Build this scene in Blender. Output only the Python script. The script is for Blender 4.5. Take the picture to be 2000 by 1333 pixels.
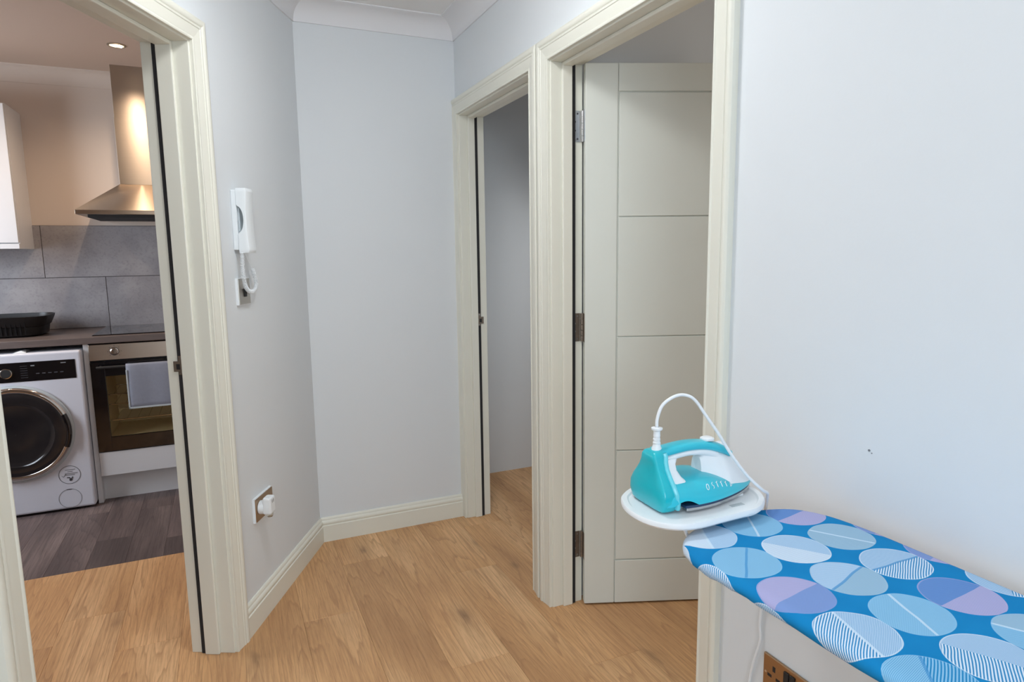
import bpy, bmesh, math, random
from mathutils import Vector, Matrix

for o in list(bpy.data.objects):
    bpy.data.objects.remove(o, do_unlink=True)
S = bpy.context.scene
COL = S.collection
R = math.radians

# ------------------------------------------------------------------ camera
CAM_H = 1.35
F_PX, YAW, PITCH, ROLL = 1263.54, .4202, .1364, -.0133
_fw = Vector((math.sin(YAW)*math.cos(PITCH), math.cos(YAW)*math.cos(PITCH), -math.sin(PITCH)))
_r0 = Vector((math.cos(YAW), -math.sin(YAW), 0))
_u0 = _r0.cross(_fw)
_r = _r0*math.cos(ROLL) + _u0*math.sin(ROLL)
_u = -_r0*math.sin(ROLL) + _u0*math.cos(ROLL)
cd = bpy.data.cameras.new('camera')
cam = bpy.data.objects.new('camera', cd)
COL.objects.link(cam)
m3 = Matrix((_r, _u, -_fw)).transposed()
cam.matrix_world = Matrix.Translation((0, 0, CAM_H)) @ m3.to_4x4()
cd.sensor_width = 36
cd.lens = F_PX/2000*36
cd.clip_start = .02
S.camera = cam

# ------------------------------------------------------------------ world, light, exposure
w = bpy.data.worlds.new('sky')
S.world = w
w.use_nodes = True
bg = w.node_tree.nodes['Background']
bg.inputs[0].default_value = (.80, .90, 1, 1)
bg.inputs[1].default_value = 1.0

def area_light(name, loc, target, sx, sy, power, color):
    ld = bpy.data.lights.new(name, 'AREA')
    ld.shape = 'RECTANGLE'; ld.size = sx; ld.size_y = sy
    ld.energy = power; ld.color = color
    lo = bpy.data.objects.new(name, ld)
    COL.objects.link(lo)
    lo.location = loc
    lo.rotation_euler = (Vector(target)-Vector(loc)).to_track_quat('-Z', 'Y').to_euler()
    return lo

# daylight that comes in through the window in the wall behind the camera
area_light('window_daylight', (-.42, -1.86, 1.45), (-.42, 1, 1.45), 1.20, 1.10, 27, (.78, .90, 1))
# unseen fill lights added in the kitchen and the two rooms beyond the doorways
area_light('kitchen_fill', (-2.07, 3.45, 1.40), (-1, 4.1, .8), .90, 1.05, 36, (.80, .89, 1))
area_light('far_room_fill', (2.37, 2.85, 1.40), (1.5, 2.9, .2), .90, 1.00, 6, (.97, .97, .97))
area_light('bedroom_fill', (2.97, .70, 1.45), (1.2, .9, 1.3), 1.20, 1.10, 12, (1, .90, .80))
S.view_settings.view_transform = 'Standard'
S.view_settings.look = 'None'
S.view_settings.gamma = 1
S.view_settings.use_curve_mapping = False
S.view_settings.exposure = 0.06
HALL_GLOW = 33          # brightness of the unseen fill lamps added in the hall

# ------------------------------------------------------------------ materials
def lin(c):
    return tuple(((v/255)/12.92 if v/255 <= .04045 else ((v/255+.055)/1.055)**2.4) for v in c)

def new_mat(name):
    m = bpy.data.materials.new(name)
    m.use_nodes = True
    nt = m.node_tree
    return m, nt, nt.nodes['Principled BSDF']

def mat(name, rgb, rough=.5, metal=0, var=.04, scale=6, bump=0, bscale=60, spec=.5, coat=0, stretch=None):
    m, nt, p = new_mat(name)
    N, L = nt.nodes, nt.links
    c = lin(rgb)
    tc = N.new('ShaderNodeTexCoord')
    mp = N.new('ShaderNodeMapping')
    L.new(tc.outputs['Object'], mp.inputs[0])
    if stretch: mp.inputs['Scale'].default_value = stretch
    nz = N.new('ShaderNodeTexNoise')
    nz.inputs['Scale'].default_value = scale
    nz.inputs['Detail'].default_value = 3
    L.new(mp.outputs[0], nz.inputs['Vector'])
    mx = N.new('ShaderNodeMix'); mx.data_type = 'RGBA'
    mx.inputs['A'].default_value = tuple(v*(1-var) for v in c)+(1,)
    mx.inputs['B'].default_value = tuple(min(1, v*(1+var)) for v in c)+(1,)
    L.new(nz.outputs[0], mx.inputs['Factor'])
    L.new(mx.outputs['Result'], p.inputs['Base Color'])
    p.inputs['Roughness'].default_value = rough
    p.inputs['Metallic'].default_value = metal
    p.inputs['Specular IOR Level'].default_value = spec
    p.inputs['Coat Weight'].default_value = coat
    if bump:
        n2 = N.new('ShaderNodeTexNoise')
        n2.inputs['Scale'].default_value = bscale
        n2.inputs['Detail'].default_value = 4
        L.new(mp.outputs[0], n2.inputs['Vector'])
        b = N.new('ShaderNodeBump')
        b.inputs['Strength'].default_value = bump
        b.inputs['Distance'].default_value = .002
        L.new(n2.outputs[0], b.inputs['Height'])
        L.new(b.outputs[0], p.inputs['Normal'])
    return m

def math_node(nt, op, a, b=None, c=None):
    n = nt.nodes.new('ShaderNodeMath'); n.operation = op
    for i, v in enumerate((a, b, c)):
        if v is None: continue
        if hasattr(v, 'is_output') or hasattr(v, 'links'):
            nt.links.new(v, n.inputs[i])
        else:
            n.inputs[i].default_value = v
    return n.outputs[0]

def mix_col(nt, fac, a, b, blend='MIX'):
    n = nt.nodes.new('ShaderNodeMix'); n.data_type = 'RGBA'; n.blend_type = blend
    for key, v in (('Factor', fac), ('A', a), ('B', b)):
        if hasattr(v, 'links'):
            nt.links.new(v, n.inputs[key])
        elif key == 'Factor':
            n.inputs[key].default_value = v
        else:
            n.inputs[key].default_value = tuple(v)+(1,) if len(v) == 3 else v
    return n.outputs['Result']

def ramp(nt, fac, stops, interp='LINEAR'):
    n = nt.nodes.new('ShaderNodeValToRGB')
    n.color_ramp.interpolation = interp
    e = n.color_ramp.elements
    while len(e) < len(stops): e.new(.5)
    for k, (pos, c) in enumerate(stops):
        e[k].position = pos
        e[k].color = tuple(c)+(1,) if len(c) == 3 else c
    nt.links.new(fac, n.inputs[0])
    return n.outputs[0]

def wood_mat(name, light, mid, dark, knot, rough, tone=.12, knots=True):
    m, nt, p = new_mat(name)
    N, L = nt.nodes, nt.links
    tc = N.new('ShaderNodeTexCoord')
    oi = N.new('ShaderNodeObjectInfo')
    off = N.new('ShaderNodeVectorMath'); off.operation = 'SCALE'
    off.inputs[0].default_value = (17.3, 41.7, 3.1)
    L.new(oi.outputs['Random'], off.inputs['Scale'])
    add = N.new('ShaderNodeVectorMath'); add.operation = 'ADD'
    L.new(tc.outputs['Object'], add.inputs[0]); L.new(off.outputs[0], add.inputs[1])
    def noise(sc, scale, detail=2, rough_=.5):
        mp = N.new('ShaderNodeMapping'); mp.inputs['Scale'].default_value = sc
        L.new(add.outputs[0], mp.inputs[0])
        n = N.new('ShaderNodeTexNoise'); n.inputs['Scale'].default_value = scale
        n.inputs['Detail'].default_value = detail; n.inputs['Roughness'].default_value = rough_
        L.new(mp.outputs[0], n.inputs['Vector'])
        return n.outputs[0]
    big = noise((5, 1.1, 1), 1.0, 1)
    # growth rings: contour lines of a stretched low noise
    rings = math_node(nt, 'MULTIPLY', noise((5, .34, 1), 1.2, 1), 24)
    rings = math_node(nt, 'ADD', rings, math_node(nt, 'MULTIPLY', noise((16, .8, 1), 2, 2), 1.5))
    rings = math_node(nt, 'FRACT', rings)
    fine = noise((150, 5, 1), 1.0, 4, .6)
    pores = noise((420, 16, 1), 1.0, 2, .5)
    base = ramp(nt, big, [(.28, tuple(.45*a+.55*b_ for a, b_ in zip(dark, mid))), (.48, mid), (.7, light)])
    ringline = ramp(nt, rings, [(0, (0, 0, 0)), (.75, (.25, .25, .25)), (.93, (1, 1, 1)), (1, (0, 0, 0))])
    c = mix_col(nt, math_node(nt, 'MULTIPLY', ringline, .55), base, dark)
    c = mix_col(nt, math_node(nt, 'MULTIPLY', ramp(nt, fine, [(.42, (0, 0, 0)), (.68, (1, 1, 1))]), .5), c, dark)
    c = mix_col(nt, math_node(nt, 'MULTIPLY', ramp(nt, pores, [(.55, (0, 0, 0)), (.72, (1, 1, 1))]), .30), c, knot)
    if knots:
        mp = N.new('ShaderNodeMapping'); mp.inputs['Scale'].default_value = (3.6, 1.1, 1)
        L.new(add.outputs[0], mp.inputs[0])
        sep = N.new('ShaderNodeVectorMath'); sep.operation = 'MULTIPLY'; sep.inputs[1].default_value = (1, 1, 0)
        L.new(mp.outputs[0], sep.inputs[0])
        wob = N.new('ShaderNodeTexNoise'); wob.inputs['Scale'].default_value = 9
        L.new(add.outputs[0], wob.inputs['Vector'])
        wv = N.new('ShaderNodeVectorMath'); wv.operation = 'SCALE'; wv.inputs['Scale'].default_value = .16
        L.new(wob.outputs['Color'], wv.inputs[0])
        ad = N.new('ShaderNodeVectorMath'); ad.operation = 'ADD'
        L.new(sep.outputs[0], ad.inputs[0]); L.new(wv.outputs[0], ad.inputs[1])
        vo = N.new('ShaderNodeTexVoronoi'); vo.voronoi_dimensions = '2D'; vo.inputs['Scale'].default_value = .85
        L.new(ad.outputs[0], vo.inputs['Vector'])
        k = ramp(nt, vo.outputs['Distance'], [(0, (1, 1, 1)), (.03, (.7, .7, .7)), (.06, (.28, .28, .28)), (.2, (0, 0, 0))])
        sc = N.new('ShaderNodeSeparateColor'); L.new(vo.outputs['Color'], sc.inputs[0])
        k = math_node(nt, 'MULTIPLY', k, math_node(nt, 'MULTIPLY', math_node(nt, 'GREATER_THAN', sc.outputs[0], .22), math_node(nt, 'MULTIPLY_ADD', sc.outputs[1], .6, .4)))
        c = mix_col(nt, math_node(nt, 'MULTIPLY', k, .85), c, knot)
    # each board a little lighter or darker
    val = math_node(nt, 'MULTIPLY_ADD', oi.outputs['Random'], 2*tone, 1-tone)
    hs = N.new('ShaderNodeHueSaturation')
    L.new(val, hs.inputs['Value']); L.new(c, hs.inputs['Color'])
    L.new(hs.outputs[0], p.inputs['Base Color'])
    rg = math_node(nt, 'MULTIPLY_ADD', fine, .2, rough-.1)
    L.new(rg, p.inputs['Roughness'])
    p.inputs['Specular IOR Level'].default_value = .35
    b = N.new('ShaderNodeBump'); b.inputs['Strength'].default_value = .12; b.inputs['Distance'].default_value = .001
    L.new(fine, b.inputs['Height']); L.new(b.outputs[0], p.inputs['Normal'])
    return m

M = {}
M['wall'] = mat('wall_paint', (223, 227, 230), .75, var=.012, scale=2, bump=.06, bscale=140)
M['wall_kitchen'] = mat('kitchen_wall_paint', (220, 206, 195), .75, var=.015, scale=2, bump=.06, bscale=140)
M['ceiling'] = mat('ceiling_paint', (238, 237, 236), .85, var=.01, scale=2)
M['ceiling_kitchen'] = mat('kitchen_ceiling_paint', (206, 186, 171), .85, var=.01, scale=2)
M['coving'] = mat('coving_paint', (232, 232, 234), .7, var=.01)
M['gloss'] = mat('cream_gloss_wood_paint', (230, 229, 217), .34, var=.015, scale=4, bump=.015, bscale=30)
M['door'] = mat('door_satin_paint', (219, 222, 214), .42, var=.02, scale=4)
M['oak'] = wood_mat('oak_laminate', lin((231, 188, 140)), lin((214, 167, 118)), lin((166, 122, 84)), lin((102, 75, 54)), .45, tone=.06)
M['vinyl'] = wood_mat('dark_grey_vinyl', lin((138, 122, 118)), lin((108, 94, 92)), lin((78, 68, 68)), lin((52, 46, 47)), .5, tone=.22, knots=False)
M['subfloor'] = mat('subfloor_dark', (60, 48, 38), .9)
M['black'] = mat('black_rubber', (30, 29, 30), .6)
M['seal'] = mat('black_seal_strip', (38, 37, 40), .8)
M['steel'] = mat('brushed_steel', (186, 180, 172), .34, metal=1, var=.07, scale=9, stretch=(60, 60, 1))
M['hoodsteel'] = mat('hood_brushed_steel', (190, 178, 165), .36, metal=1, var=.06, scale=9, stretch=(1, 1, 60))
M['ovensteel'] = mat('oven_panel_steel', (192, 180, 168), .32, metal=1, var=.08, scale=9, stretch=(1, 1, 60))
M['zinc'] = mat('zinc_hinge', (190, 194, 198), .3, metal=1, var=.08, scale=40)
M['rust'] = mat('worn_brown_hinge', (140, 128, 116), .5, metal=.8, var=.25, scale=120)
M['brasssteel'] = mat('satin_bronze_plate', (168, 140, 112), .3, metal=1, var=.05, scale=8, stretch=(1, 1, 40))
def brushed(m, amount):
    nt = m.node_tree; pb = nt.nodes['Principled BSDF']
    tn = nt.nodes.new('ShaderNodeTangent'); tn.direction_type = 'RADIAL'; tn.axis = 'Z'
    nt.links.new(tn.outputs[0], pb.inputs['Tangent'])
    pb.inputs['Anisotropic'].default_value = amount
    pb.inputs['Anisotropic Rotation'].default_value = .25
brushed(M['hoodsteel'], .85)
M['chrome'] = mat('chrome', (215, 210, 205), .12, metal=1, var=.02)
M['white_plastic'] = mat('white_plastic', (236, 240, 243), .3, var=.01)
M['phone'] = mat('intercom_plastic', (232, 237, 240), .35, var=.01)
M['grey_plastic'] = mat('grey_plastic', (188, 196, 200), .4, var=.02)
M['teal'] = mat('turquoise_plastic', (2, 184, 198), .28, var=.03, coat=.3)
M['teal_light'] = mat('light_turquoise_plastic', (44, 192, 212), .3, var=.03, coat=.3)
M['teal_pale'] = mat('pale_turquoise_plastic', (104, 212, 226), .3, var=.03, coat=.3)
M['navy'] = mat('navy_gasket', (34, 62, 96), .4)
M['sole'] = mat('sole_plate_metal', (190, 190, 192), .25, metal=1)
M['appliance'] = mat('appliance_white', (222, 223, 232), .3, var=.01)
M['unit'] = mat('kitchen_unit_white', (226, 226, 228), .35, var=.01)
M['blackglass'] = mat('black_glass', (14, 13, 17), .06, var=.05, coat=.5)
M['worktop'] = mat('dark_worktop', (104, 92, 88), .42, var=.22, scale=14, bump=.1, stretch=(1, 5, 5))
M['cavity'] = mat('oven_cavity_enamel', (226, 206, 166), .45, var=.08, scale=8)
M['towel'] = mat('grey_towel_cotton', (146, 150, 164), .95, var=.08, scale=60, bump=.6, bscale=420)
M['pan'] = mat('black_enamel', (14, 13, 15), .38, var=.1)
M['print'] = mat('grey_print', (128, 130, 134), .6)
M['dark_print'] = mat('dark_print', (70, 70, 76), .6)
M['board_metal'] = mat('painted_grey_metal', (170, 174, 178), .4, metal=.4)
M['grout'] = mat('dark_grout', (66, 62, 64), .9)

def tile_mat():
    m, nt, p = new_mat('grey_stone_tile')
    N, L = nt.nodes, nt.links
    tc = N.new('ShaderNodeTexCoord'); oi = N.new('ShaderNodeObjectInfo')
    off = N.new('ShaderNodeVectorMath'); off.operation = 'SCALE'; off.inputs[0].default_value = (9, 23, 5)
    L.new(oi.outputs['Random'], off.inputs['Scale'])
    add = N.new('ShaderNodeVectorMath'); L.new(tc.outputs['Object'], add.inputs[0]); L.new(off.outputs[0], add.inputs[1])
    a = N.new('ShaderNodeTexNoise'); a.inputs['Scale'].default_value = 5; a.inputs['Detail'].default_value = 6
    b = N.new('ShaderNodeTexNoise'); b.inputs['Scale'].default_value = 90; b.inputs['Detail'].default_value = 3
    L.new(add.outputs[0], a.inputs['Vector']); L.new(add.outputs[0], b.inputs['Vector'])
    c = ramp(nt, a.outputs[0], [(.3, lin((138, 134, 138))), (.7, lin((170, 166, 168)))])
    c = mix_col(nt, math_node(nt, 'MULTIPLY', ramp(nt, b.outputs[0], [(.5, (0, 0, 0)), (.75, (1, 1, 1))]), .35), c, lin((112, 108, 112)))
    L.new(c, p.inputs['Base Color'])
    p.inputs['Roughness'].default_value = .5
    bu = N.new('ShaderNodeBump'); bu.inputs['Strength'].default_value = .15; bu.inputs['Distance'].default_value = .002
    L.new(b.outputs[0], bu.inputs['Height']); L.new(bu.outputs[0], p.inputs['Normal'])
    return m
M['tile'] = tile_mat()

def glass_mat():
    m, nt, p = new_mat('oven_glass')
    p.inputs['Base Color'].default_value = (.85, .83, .76, 1)
    p.inputs['Roughness'].default_value = .03
    p.inputs['Transmission Weight'].default_value = 1
    p.inputs['IOR'].default_value = 1.1
    return m
M['glass'] = glass_mat()

def smoked_mat():
    m, nt, p = new_mat('smoked_door_glass')
    tc = nt.nodes.new('ShaderNodeTexCoord')
    nz = nt.nodes.new('ShaderNodeTexNoise'); nz.inputs['Scale'].default_value = 5
    nt.links.new(tc.outputs['Object'], nz.inputs['Vector'])
    c = ramp(nt, nz.outputs[0], [(.3, (.012, .011, .013)), (.7, (.03, .026, .026))])
    nt.links.new(c, p.inputs['Base Color'])
    p.inputs['Roughness'].default_value = .12
    return m
M['smoked'] = smoked_mat()

def emit_mat(name, col, s):
    m, nt, p = new_mat(name)
    p.inputs['Emission Color'].default_value = tuple(col)+(1,)
    p.inputs['Emission Strength'].default_value = s
    return m
M['bulb'] = emit_mat('downlight_bulb', (1, .74, .42), 5)

# printed cotton of the ironing board cover: leaves on a loose grid, drawn in unrolled cloth coordinates
def fabric_mat():
    m, nt, p = new_mat('leaf_print_cotton')
    N, L = nt.nodes, nt.links
    uv = N.new('ShaderNodeUVMap'); uv.uv_map = 'cloth'
    sx = N.new('ShaderNodeSeparateXYZ'); L.new(uv.outputs[0], sx.inputs[0])
    x, y = sx.outputs[0], sx.outputs[1]
    wob = N.new('ShaderNodeTexNoise'); wob.inputs['Scale'].default_value = 16; wob.inputs['Detail'].default_value = 1
    L.new(uv.outputs[0], wob.inputs['Vector'])
    wsp = N.new('ShaderNodeSeparateXYZ'); L.new(wob.outputs['Color'], wsp.inputs[0])
    mm = lambda op, a, b=None, c=None: math_node(nt, op, a, b, c)
    # grid (columns along x, rows along -y), slightly sheared
    xs = mm('SUBTRACT', x, mm('MULTIPLY', mm('SUBTRACT', y, .643), .07))
    gx = mm('DIVIDE', mm('SUBTRACT', xs, .572), .1085)      # column 0 centre at .626
    ci = mm('FLOOR', gx)
    gy = mm('DIVIDE', mm('SUBTRACT', .905, y), .1055)
    rj = mm('FLOOR', gy)
    lx = mm('MULTIPLY', mm('SUBTRACT', mm('SUBTRACT', gx, ci), .5), .1085)
    ly = mm('MULTIPLY', mm('SUBTRACT', .5, mm('SUBTRACT', gy, rj)), .1055)
    lx = mm('ADD', lx, mm('MULTIPLY', mm('SUBTRACT', wsp.outputs[0], .5), .006))
    ly = mm('ADD', ly, mm('MULTIPLY', mm('SUBTRACT', wsp.outputs[1], .5), .006))
    idx = mm('ADD', ci, mm('MULTIPLY', mm('MODULO', mm('MAXIMUM', rj, 0), 6), 5))     # 5 columns, 6 rows
    u = mm('DIVIDE', mm('ADD', idx, .5), 30)
    # table per leaf: [tone A, tone B, rib angle, coarse stripes]
    W, PALE, LB, MB_, PK, LV, PU, GR = ((214, 228, 242), (178, 206, 232), (140, 192, 226), (112, 172, 216), (178, 174, 214), (130, 154, 208), (106, 143, 204), (160, 192, 214))
    rows = [
        [(W, PALE, 60, .4, 0), (PALE, W, 68, .6, 1), (LB, LB, 61, .5, 1), (PK, PU, 10, .5, 0), (PK, PK, 30, .4, 0)],
        [(W, GR, 60, 1, 0), (LB, LB, 48, .6, .5), (W, PALE, -50, .75, 0), (GR, GR, -54, .6, 1), (PK, LV, 20, .4, 0)],
        [(W, PALE, 60, 1, 0), (LV, PK, 9, .4, 0), (GR, PALE, 17, .6, .5), (W, PALE, 0, 1, .5), (PK, LV, 20, .3, 0)],
        [(PU, LV, 40, .4, 0), (W, PALE, -103, 1, 1), (LB, LB, 73, .55, 1), (PK, PU, 5, .5, 0), (W, PALE, 40, 1, 0)],
        [(W, PALE, 20, 1, 0), (LB, LB, 52, 1, .5), (W, PALE, -59, 1, 0), (LB, GR, -55, .6, 1), (PALE, GR, 10, .6, 0)],
        [(LB, MB_, 20, .5, 1), (PU, PK, 40, .4, 0), (GR, PALE, 30, .5, .5), (W, PALE, -20, 1, 1), (LB, LB, 10, .5, 1)],
    ]
    flat = [c for r_ in rows for c in r_]
    tA = ramp(nt, u, [(k/30, lin(c[0])) for k, c in enumerate(flat)], 'CONSTANT')
    tB = ramp(nt, u, [(k/30, lin(c[1])) for k, c in enumerate(flat)], 'CONSTANT')
    ang = ramp(nt, u, [(k/30, ((c[2]+180)/360,)*3) for k, c in enumerate(flat)], 'CONSTANT')
    coarse = ramp(nt, u, [(k/30, (c[3],)*3) for k, c in enumerate(flat)], 'CONSTANT')
    ribk = ramp(nt, u, [(k/30, (c[4],)*3) for k, c in enumerate(flat)], 'CONSTANT')
    # leaf outline: eye shape, long axis at -32 degrees with a jitter
    wn = N.new('ShaderNodeTexWhiteNoise'); wn.noise_dimensions = '1D'; L.new(idx, wn.inputs['W'])
    la = mm('MULTIPLY_ADD', mm('SUBTRACT', wn.outputs['Value'], .5), .6, -.42)
    ca, sa = mm('COSINE', la), mm('SINE', la)
    p1 = mm('ADD', mm('MULTIPLY', lx, ca), mm('MULTIPLY', ly, sa))
    p2 = mm('SUBTRACT', mm('MULTIPLY', ly, ca), mm('MULTIPLY', lx, sa))
    q1 = mm('POWER', mm('ABSOLUTE', mm('DIVIDE', p1, .0555)), 1.95)
    q2 = mm('POWER', mm('ABSOLUTE', mm('DIVIDE', p2, .0505)), 2.15)
    d = mm('ADD', q1, q2)
    mask = mm('LESS_THAN', d, 1)
    edge = mm('MULTIPLY', mask, mm('GREATER_THAN', d, .93))
    # rib splits the leaf in two halves
    ra = mm('MULTIPLY', mm('SUBTRACT', ang, .5), 2*math.pi)
    cr, sr = mm('COSINE', ra), mm('SINE', ra)
    along = mm('ADD', mm('MULTIPLY', lx, cr), mm('MULTIPLY', ly, sr))
    across = mm('SUBTRACT', mm('MULTIPLY', ly, cr), mm('MULTIPLY', lx, sr))
    half = mm('GREATER_THAN', across, 0)
    tone = mix_col(nt, half, tA, tB)
    # stripes slant away from the rib on both sides
    st = mm('ADD', mm('MULTIPLY', along, .62), mm('MULTIPLY', mm('ABSOLUTE', across), .79))
    st1 = mm('SUBTRACT', mm('MULTIPLY', ly, .82), mm('MULTIPLY', lx, .57))
    s1 = mm('GREATER_THAN', mm('FRACT', mm('DIVIDE', st1, .0036)), .52)
    s2 = mm('GREATER_THAN', mm('FRACT', mm('DIVIDE', st, .0021)), .62)
    isco = mm('GREATER_THAN', coarse, .8)
    side = mm('SUBTRACT', 1, half)
    big = mm('MULTIPLY', mm('MULTIPLY', s1, isco), side)
    small = mm('MULTIPLY', mm('MULTIPLY', s2, mm('SUBTRACT', 1, mm('MULTIPLY', isco, side))), coarse)
    blue = lin((22, 132, 190))
    c = mix_col(nt, mm('MULTIPLY', small, .55), tone, blue)
    c = mix_col(nt, mm('MULTIPLY', big, .95), c, blue)
    rib = mm('LESS_THAN', mm('ABSOLUTE', across), .0021)
    ribc = mix_col(nt, mm('GREATER_THAN', ribk, .8), lin((70, 146, 204)), lin((206, 226, 242)))
    c = mix_col(nt, mm('MULTIPLY', mm('MULTIPLY', rib, mm('GREATER_THAN', ribk, .2)), .75), c, ribc)
    c = mix_col(nt, mm('MULTIPLY', edge, .5), c, tA)
    base = mix_col(nt, wob.outputs[0], lin((14, 122, 184)), lin((26, 138, 198)))
    c = mix_col(nt, mask, base, c)
    L.new(c, p.inputs['Base Color'])
    p.inputs['Roughness'].default_value = .9
    p.inputs['Specular IOR Level'].default_value = .15
    wv = N.new('ShaderNodeTexNoise'); wv.inputs['Scale'].default_value = 900
    L.new(uv.outputs[0], wv.inputs['Vector'])
    bu = N.new('ShaderNodeBump'); bu.inputs['Strength'].default_value = .15; bu.inputs['Distance'].default_value = .001
    L.new(wv.outputs[0], bu.inputs['Height']); L.new(bu.outputs[0], p.inputs['Normal'])
    return m
M['fabric'] = fabric_mat()

# ------------------------------------------------------------------ mesh helpers
def tag(o, label=None, cat=None, group=None, kind=None):
    if label: o['label'] = label
    if cat: o['category'] = cat
    if group: o['group'] = group
    if kind: o['kind'] = kind
    return o

def empty(name, loc):
    o = bpy.data.objects.new(name, None)
    COL.objects.link(o)
    o.location = loc
    o.empty_display_size = .05
    return o

WLOC = {}
class MB:
    """collects geometry in world coordinates and links it as one mesh object"""
    def __init__(s): s.v, s.f = [], []
    def add(s, vs, fs):
        b = len(s.v)
        s.v += [tuple(v) for v in vs]
        s.f += [tuple(i+b for i in f) for f in fs]
        return s
    def hexa(s, p):            # p[0..3] bottom ring, p[4..7] top ring
        return s.add(p, [(3, 2, 1, 0), (4, 5, 6, 7), (0, 1, 5, 4), (1, 2, 6, 5), (2, 3, 7, 6), (3, 0, 4, 7)])
    def box(s, a, b, T=None):
        x0, y0, z0 = a; x1, y1, z1 = b
        p = [(x0, y0, z0), (x1, y0, z0), (x1, y1, z0), (x0, y1, z0), (x0, y0, z1), (x1, y0, z1), (x1, y1, z1), (x0, y1, z1)]
        if T: p = [T(*q) for q in p]
        return s.hexa(p)
    def loft(s, rings, cap=True, closed=True):
        n = len(rings[0]); fs = []
        vs = [v for r in rings for v in r]
        for i in range(len(rings)-1):
            for j in range(n if closed else n-1):
                k = (j+1) % n
                fs.append((i*n+j, i*n+k, (i+1)*n+k, (i+1)*n+j))
        if cap:
            fs.append(tuple(range(n-1, -1, -1)))
            fs.append(tuple((len(rings)-1)*n+j for j in range(n)))
        return s.add(vs, fs)
    def tube(s, path, r, n=10, cap=True):
        path = [Vector(q) for q in path]
        rr = r if isinstance(r, (list, tuple)) else [r]*len(path)
        t = (path[1]-path[0]).normalized()
        ref = Vector((0, 0, 1)) if abs(t.z) < .9 else Vector((1, 0, 0))
        nrm = (ref - t*ref.dot(t)).normalized()
        rings = []
        for i, q in enumerate(path):
            a = path[max(i-1, 0)]; b = path[min(i+1, len(path)-1)]
            t = (b-a).normalized()
            nrm = (nrm - t*nrm.dot(t)).normalized()
            bi = t.cross(nrm)
            rings.append([q + (nrm*math.cos(2*math.pi*k/n) + bi*math.sin(2*math.pi*k/n))*rr[i] for k in range(n)])
        return s.loft(rings, cap)
    def disc(s, c, axis, r0, depth, n=32, r1=None):
        """cylinder from c along axis"""
        c = Vector(c); ax = Vector(axis).normalized()
        ref = Vector((0, 0, 1)) if abs(ax.z) < .9 else Vector((1, 0, 0))
        e1 = (ref-ax*ref.dot(ax)).normalized(); e2 = ax.cross(e1)
        r1 = r0 if r1 is None else r1
        rings = [[c+ax*d+(e1*math.cos(2*math.pi*k/n)+e2*math.sin(2*math.pi*k/n))*r for k in range(n)] for d, r in ((0, r0), (depth, r1))]
        return s.loft(rings)
    def lathe(s, c, axis, prof, n=40, cap=False, a0=0, a1=2*math.pi):
        """prof: (radius, distance along axis)"""
        c = Vector(c); ax = Vector(axis).normalized()
        ref = Vector((0, 0, 1)) if abs(ax.z) < .9 else Vector((1, 0, 0))
        e1 = (ref-ax*ref.dot(ax)).normalized(); e2 = ax.cross(e1)
        rings = [[c+ax*d+(e1*math.cos(2*math.pi*k/n)+e2*math.sin(2*math.pi*k/n))*r for k in range(n)] for r, d in prof]
        return s.loft(rings, cap)
    def build(s, name, m, parent=None, smooth=False, bevel=0, segs=2, origin=None, fixn=True, subsurf=0):
        xs = [v[0] for v in s.v]; ys = [v[1] for v in s.v]; zs = [v[2] for v in s.v]
        if origin is None:
            origin = ((min(xs)+max(xs))/2, (min(ys)+max(ys))/2, min(zs))
        og = Vector(origin)
        me = bpy.data.meshes.new(name)
        me.from_pydata([Vector(v)-og for v in s.v], [], s.f)
        if fixn:
            bm = bmesh.new(); bm.from_mesh(me)
            bmesh.ops.recalc_face_normals(bm, faces=bm.faces)
            bm.to_mesh(me); bm.free()
        me.materials.append(M[m] if isinstance(m, str) else m)
        if smooth:
            for p in me.polygons: p.use_smooth = True
            try: me.set_sharp_from_angle(angle=R(40))
            except Exception: pass
        o = bpy.data.objects.new(name, me)
        COL.objects.link(o)
        if parent is not None:
            o.parent = parent
            o.location = og - WLOC.get(parent.name, parent.location)
        else:
            o.location = og
        WLOC[o.name] = og.copy()
        if bevel:
            b = o.modifiers.new('bevel', 'BEVEL'); b.width = bevel; b.segments = segs; b.limit_method = 'ANGLE'; b.angle_limit = R(35)
            b.harden_normals = False
        if subsurf:
            b = o.modifiers.new('subsurf', 'SUBSURF'); b.levels = subsurf; b.render_levels = subsurf
        return o

def spline(pts, n=8, closed=False):
    P = [Vector(p) for p in pts]
    out = []
    N = len(P)
    for i in range(N if closed else N-1):
        if closed:
            a, b, c, d = P[(i-1) % N], P[i], P[(i+1) % N], P[(i+2) % N]
        else:
            a, b, c, d = P[max(i-1, 0)], P[i], P[i+1], P[min(i+2, N-1)]
        for k in range(n):
            t = k/n
            out.append(.5*((2*b)+(c-a)*t+(2*a-5*b+4*c-d)*t*t+(3*b-a-3*c+d)*t**3))
    if not closed: out.append(P[-1])
    return out

def lerp_table(tab, x):
    if x <= tab[0][0]: return tab[0][1]
    for (a, va), (b, vb) in zip(tab, tab[1:]):
        if x <= b:
            t = (x-a)/(b-a); t = t*t*(3-2*t) if False else t
            return va+(vb-va)*t
    return tab[-1][1]

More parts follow.
